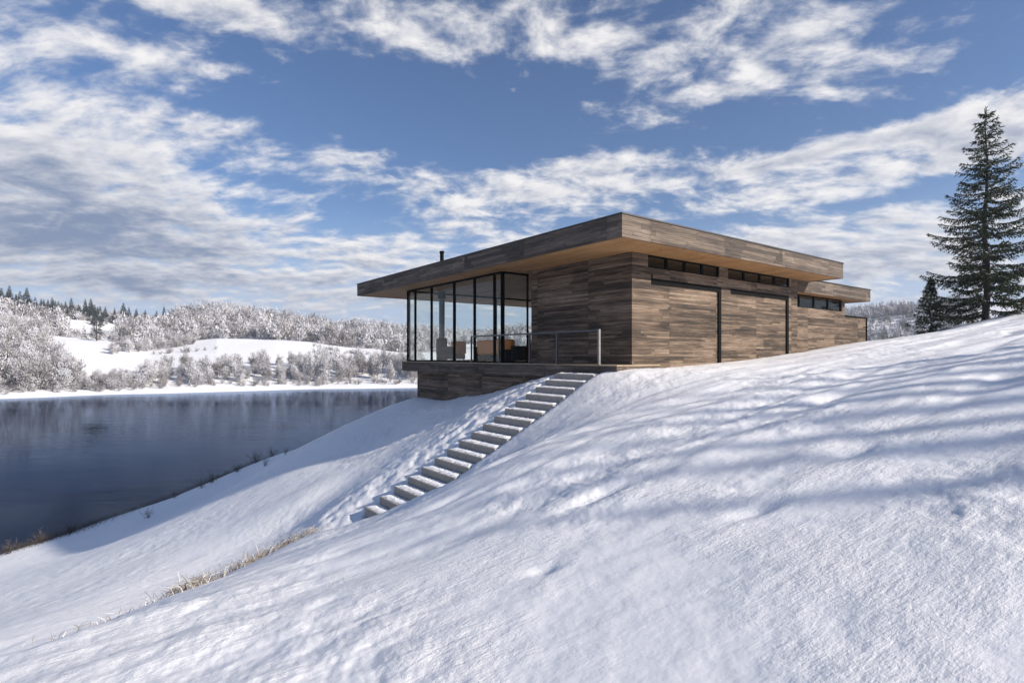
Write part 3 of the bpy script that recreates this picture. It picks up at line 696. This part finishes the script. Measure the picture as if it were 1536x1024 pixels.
# dark conifers on the skyline
dvar = []
for i in range(5):
    q_, t_ = conifer_quads(10, 700, 700+i, wid=.19+.02*i); tk = np.array(tube_quads((0, 0, -.3), (0, 0, 9.2), .16, .03, 5))
    mm = quads_mesh('dark_conifer', np.concatenate([tk, q_]), np.concatenate([np.zeros(len(tk)), t_*.8])); mm.materials.append(m_dconif); dvar.append(mm)
for (u, rho, s) in [(2, 400, 1.3), (14, 398, 1.1), (24, 405, 1.0), (40, 400, 1.15), (52, 402, .9), (62, 398, 1.0), (72, 405, 1.15), (80, 400, 1.0), (92, 402, .85), (107, 400, 1.2), (120, 404, .95), (128, 400, 1.05), (136, 402, .9),
                    (142, 398, 1.1), (150, 402, .95), (158, 400, 1.15), (172, 398, .85), (185, 396, 1.0), (190, 400, .8), (218, 420, .7), (235, 420, .8), (246, 424, .95), (30, 360, 1.1), (55, 350, .9), (-15, 395, 1.2), (-30, 400, 1.1)] + [(rnd.uniform(-20, 215), rnd.uniform(384, 415), rnd.uniform(.6, 1.0)) for _ in range(38)]:
    x, y = polar(u, rho); put_tree('dark_conifer', rnd.choice(dvar), x, y, gz(x, y)-.2, s*rnd.uniform(.75, 1.4), 'dark evergreen standing along the skyline of the left hill', 'tree', 'dark evergreens on the left skyline')
for (u, rho, s) in [(305, 300, .75), (330, 318, .85), (326, 312, .7), (288, 330, .7)]:
    x, y = polar(u, rho); put_tree('dark_conifer', rnd.choice(dvar), x, y, gz(x, y)-.2, s, 'dark evergreen among the rime-white trees above the upper field', 'tree', 'dark evergreens above the upper field')
# the lone dark tree at the edge of the field
x, y = polar(145, 258); q_, t_ = conifer_quads(9.5, 260, 801, wid=.26, droop=-.1)
tk = np.array(tube_quads((0, 0, -.3), (0, 0, 9), .22, .05, 6)); lt = tag(empty('lone_tree', (x, y, gz(x, y)-.1)), 'lone dark sparse tree with layered limbs at the top edge of the snowy field', 'tree')
mesh_obj('trunk', quads_mesh('trunk', tk), m_bark, lt); mesh_obj('crown', quads_mesh('crown', q_[q_[:, 0, 2] > 2.2], t_[q_[:, 0, 2] > 2.2]), m_dconif, lt)

# ------------------------------------------------------------------ the tall spruce and the young one
def spruce(x, y, H, rad0, seed, label, dens=1.0, taper=.82):
    g = np.random.default_rng(seed); o = tag(empty('spruce_tree', (x, y, gz(x, y)-.05)), label, 'tree')
    pts = [(0, 0, -.3)] + [(.05*math.sin(k*1.3), .05*math.cos(k*1.7), H*k/8) for k in range(9)]
    MB().tube(pts, [.165*H/10.5*1.15] + [.155*H/10.5*(1-.97*k/8) + .008 for k in range(9)], 10).build('trunk', m_bark, o, smooth=True)
    Wd, NQ, NT_, SQ = [], [], [], []
    z = H*.045
    while z < H*.985:
        fz = z/H; nb = int(g.integers(4, 7)) if fz < .9 else 4
        a0 = g.uniform(0, 6.28)
        for b in range(nb):
            a = a0 + b*2*math.pi/nb + g.normal()*.22
            L = rad0*((1-fz)**taper)*g.uniform(.62, 1.12)*(1 - .35*max(0, .12-fz)/.12) + .012*H**.9
            if g.random() < .07: L *= .5
            zb = z + g.normal()*.05
            drop = -.32 + .75*fz**1.2 + g.normal()*.08           # lower limbs hang, upper ones rise
            n = max(4, int(L/.10)); s = np.linspace(0, 1, n)
            px_ = L*s; pz = zb + L*(drop*s*(1 - .55*s) + .20*s**3)
            side = g.normal()*.10*L*s**2
            P = np.stack([px_*math.cos(a) - side*math.sin(a), px_*math.sin(a) + side*math.cos(a), pz], 1)
            st_ = max(1, n//4); idx = list(range(0, n, st_));
            if idx[-1] != n-1: idx.append(n-1)
            for i, j in zip(idx[:-1], idx[1:]): Wd += tube_quads(P[i], P[j], .022*(L/2)*(1-s[i]*.8)+.004, .022*(L/2)*(1-s[j]*.85)+.003, 3)
            fw = np.array([math.cos(a), math.sin(a), 0]); sd_ = np.array([-math.sin(a), math.cos(a), 0])
            for i in range(1, n):
                if s[i] < .12: continue
                for sgn in (-1, 1):
                    if g.random() > .95*dens: continue
                    tl_ = (.36*L*(1-s[i])**.7*min(1, s[i]*2.6) + .08)*g.uniform(.6, 1.15); tl_ = min(tl_, .75)
                    td = sd_*sgn*.8 + fw*.62 + np.array([0, 0, -.30 + g.normal()*.14]); td /= np.linalg.norm(td)
                    m_ = max(2, int(tl_/.085)); f_ = np.linspace(0, .92, m_)[:, None]
                    c = P[i] + td*tl_*f_ + np.array([0, 0, -1])*(tl_*f_)**2*.25
                    k = 4
                    c = np.repeat(c, k, 0); dv = td + g.normal(size=c.shape)*.42 + np.array([0, 0, -.12])
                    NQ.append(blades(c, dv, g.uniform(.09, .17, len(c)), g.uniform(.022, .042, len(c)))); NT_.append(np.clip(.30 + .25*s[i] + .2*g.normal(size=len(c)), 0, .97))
                    if g.random() < .13 and tl_ > .15:
                        c2 = P[i] + td*tl_*g.uniform(.1, .8, (3, 1)) + np.array([0, 0, .022]); SQ.append(blades(c2, td + g.normal(size=c2.shape)*.2, g.uniform(.08, .2, 3), g.uniform(.04, .085, 3), up=np.array([[0, 0, 1.]]*3) + g.normal(size=(3, 3))*.15))
            c = np.repeat(P[1:], 3, 0); dv = fw + g.normal(size=c.shape)*.5
            NQ.append(blades(c, dv, g.uniform(.08, .15, len(c)), g.uniform(.02, .04, len(c)))); NT_.append(np.clip(.4 + .2*g.normal(size=len(c)), 0, .97))
        z += (.40 - .18*fz)*g.uniform(.75, 1.25)*(H/10.5)**.5
    c = np.stack([g.normal(size=60)*.03, g.normal(size=60)*.03, H*(.94 + .08*g.random(60))], 1)
    NQ.append(blades(c, g.normal(size=c.shape)*.5 + np.array([0, 0, .9]), np.full(60, .14), np.full(60, .03))); NT_.append(np.full(60, .4))
    nq_ = np.concatenate(NQ); sq_ = np.concatenate(SQ)
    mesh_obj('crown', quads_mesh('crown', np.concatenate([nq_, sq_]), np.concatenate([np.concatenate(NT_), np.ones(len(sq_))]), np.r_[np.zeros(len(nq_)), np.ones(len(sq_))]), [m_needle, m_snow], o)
    mesh_obj('limbs', quads_mesh('limbs', np.array(Wd)), m_bark, o)
    return o
tall = spruce(23.9, 28.0, 10.5, 3.0, 41, 'tall dark green spruce standing on the snowy crest at the right')
spruce(22.3, 29.6, 2.9, 1.05, 53, 'short young spruce half hidden behind the snowy crest beside the tall one', .8, 1.2)

def copy_tree(o, x, y, sc, rz, label, group):
    c = o.copy(); col.objects.link(c); c.location = (x, y, gz(x, y)-.1); c.scale = (sc*.34, sc*.34, sc); c.rotation_euler = (0, 0, rz); c['label'] = label; c['group'] = group
    for ch in o.children:
        d_ = ch.copy(); col.objects.link(d_); d_.parent = c
for x, y5, sc in ((13.0, 3.1, .48), (17.5, 4.3, .66), (14.5, 5.1, .52), (19.5, 6.0, .72), (16.0, 6.9, .56), (13.2, 7.5, .44), (20.5, 8.4, .68), (15.2, 9.2, .46), (18.6, 10.0, .56), (22.0, 11.0, .60), (13.8, 11.4, .34)):
    y = y5 - .437*(x - 5)
    copy_tree(tall, x, y, sc, rnd.uniform(0, 6), 'spruce on the slope right of the view, casting its shadow over the snow', 'spruces on the slope to the right')

# ------------------------------------------------------------------ shrubs, dry grass
def on_ground(u, v, ymin=4.0):
    """first point of the snow met by the sight line through photograph pixel (u, v)"""
    Y = np.linspace(ymin, 90, 4000); x = (u - U0)/F*Y; z = -(v - V0)/F*Y; d_ = z - ground(x, Y)
    i = np.argmax(d_ <= 0); return float(x[i]), float(Y[i])
def silhouette(u, ymin, ymax):
    """the point of the near slope that stands out highest against what lies behind it"""
    Y = np.linspace(ymin, ymax, 1500); x = (u - U0)/F*Y; g_ = np.maximum(ground(x, Y), WATER)/Y; i = int(np.argmax(np.where(g_*Y > WATER+.03, g_, -9))); return float(x[i]), float(Y[i])
def shrub_mesh(seed, h, n):
    g = np.random.default_rng(seed); Q = []; T = []
    for _ in range(n):
        a = g.uniform(0, 6.28); t_ = g.uniform(.15, .75); L = h*g.uniform(.5, 1.1); p0 = np.array([g.normal()*.12*h, g.normal()*.12*h, -.03])
        dv = np.array([math.cos(a)*t_, math.sin(a)*t_, 1.0]); dv /= np.linalg.norm(dv); p1 = p0 + dv*L*.55; p2 = p1 + (dv + g.normal(size=3)*.25)*L*.45
        Q += tube_quads(p0, p1, .009, .006, 3) + tube_quads(p1, p2, .006, .002, 3); T += [g.uniform(0, .6)]*6
        for _k in range(5):
            s = g.random(); q0 = p1*(1-s) + p2*s; dd = dv*.7 + g.normal(size=3)*.55
            Q += tube_quads(q0, q0 + dd*h*.22, .004, .001, 3); T += [g.choice([.1, .5, .95], p=[.5, .35, .15])]*3
    return quads_mesh('bare_shrub', np.array(Q), T)
svar = [shrub_mesh(900+i, .9, 26) for i in range(4)]
for m_ in svar: m_.materials.append(m_twig)
for u, v, s, lab in [(408, 0, 1.0, 'dark bare shrub highest on the bank edge above the lake'), (384, 0, 1.3, 'bushy dark shrub on the bank edge beside the highest shrub'), (398, 10, .7, 'low dark shrub on the snow just below the two highest bank shrubs'),
                     (356, 3, .9, 'small bare shrub halfway along the bank edge'), (318, 2, 1.2, 'widest dark shrub on the bank edge above the lake'), (303, 4, .9, 'small shrub touching the widest one on the bank edge'),
                     (262, 2, .7, 'thin bare shrub at the water line left of the widest shrub'), (222, 18, .8, 'lone thin shrub on the open snow below the bank edge'), (106, 0, 1.1, 'spindly tall shrub leaning over the water at the lower bank'),
                     (62, 1, .9, 'low bare shrub on the dark lower shoreline'), (12, 2, .9, 'dark shrub at the left end of the lower shoreline'), (428, 3, .6, 'tiny bare shrub nearest the house on the bank edge')]:
    x, y = silhouette(u, 18, 60)
    if v: x, y = on_ground(u, V0 - gz(x, y)/y*F + v, 12)
    put_tree('bare_shrub', rnd.choice(svar), x, y, gz(x, y), s*.72, lab, 'shrub', 'bare shrubs along the lake bank')
# dry grass in the hollow behind the ridge, and dead stalks on the shoreline
def grass(path, n, spread, hmin, hmax, seed, clump=.5):
    g = np.random.default_rng(seed); path = np.array(path); seg = g.uniform(0, len(path)-1.001, n)
    i = seg.astype(int); f = (seg - i)[:, None]; c = path[i]*(1-f) + path[i+1]*f
    key = fbm(seg*3.1, seg*0+3.3, 3, 50); c = c + g.normal(size=c.shape)*spread
    keep = key + g.normal(size=n)*.25 > -clump; c = c[keep]; m = len(c)
    z = ground(c[:, 0], c[:, 1]); base = np.c_[c, z - .02]
    a = g.uniform(0, 6.28, m); dv = np.stack([np.cos(a)*.45, np.sin(a)*.45, np.ones(m)], 1); L = g.uniform(hmin, hmax, m)
    W = g.uniform(.004, .010, m); q1 = blades(base, dv, L*.55, W)
    top = (q1[:, 2] + q1[:, 3])/2; dv2 = dv*np.array([2.2, 2.2, .45]) + g.normal(size=dv.shape)*.3
    q2 = blades(top, dv2, L*.5, W*.7); tone = np.clip(g.normal(.5, .25, m), 0, 1)
    return np.concatenate([q1, q2]), np.concatenate([tone, tone])
rp = [(lambda q_: (q_[0]*1.02, q_[1]*1.02))(silhouette(u, 3.5, float(np.interp(u, (0, 200, 330, 470), (5.2, 7, 9, 11))))) for u in (472, 455, 425, 395, 365, 335, 305, 280, 258)]
rp2 = [(lambda q_: (q_[0]*1.02, q_[1]*1.02))(silhouette(u, 3.5, float(np.interp(u, (0, 200, 330, 470), (5.2, 7, 9, 11))))) for u in (258, 225, 195, 150, 100, 60)]
qa, ta = grass(rp, 2400, .12, .07, .24, 61, -.05); qb, tb_ = grass(rp2, 120, .10, .05, .15, 62, .0)
tag(mesh_obj('dry_grass', quads_mesh('dry_grass', np.concatenate([qa, qb]), np.concatenate([ta, tb_])), m_dry), 'golden dry grass poking through the snow along the hollow left of the stair', 'grass', kind='stuff')
sp_ = [silhouette(u, 18, 60) for u in (-20, 20, 60, 100, 140, 180, 220, 260, 300, 340, 380, 415)]
qa, ta = grass(sp_, 9000, .45, .10, .46, 63, .02)
tag(mesh_obj('dead_stalks', quads_mesh('dead_stalks', qa, ta*.8), m_twig), 'dark dead stalks along the snowy edge of the lake', 'grass', kind='stuff')

# ------------------------------------------------------------------ thin cold air over the lake
m_air = bpy.data.materials.new('cold_air'); m_air.use_nodes = True; t = NT(m_air.node_tree); t.n.remove(t.n['Principled BSDF'])
pv = t.node('ShaderNodeVolumePrincipled'); pv.inputs['Color'].default_value = (.86, .91, 1, 1); pv.inputs['Density'].default_value = .0005; pv.inputs['Anisotropy'].default_value = .2
t.l.new(pv.outputs[0], t.n['Material Output'].inputs['Volume'])
zmin = float(gzv.min()) - 1.0
tag(MB().box(-960, 960, -960, 960, zmin, 75).build('haze', m_air), 'thin pale haze over the lake and the far hills', 'haze', kind='stuff')
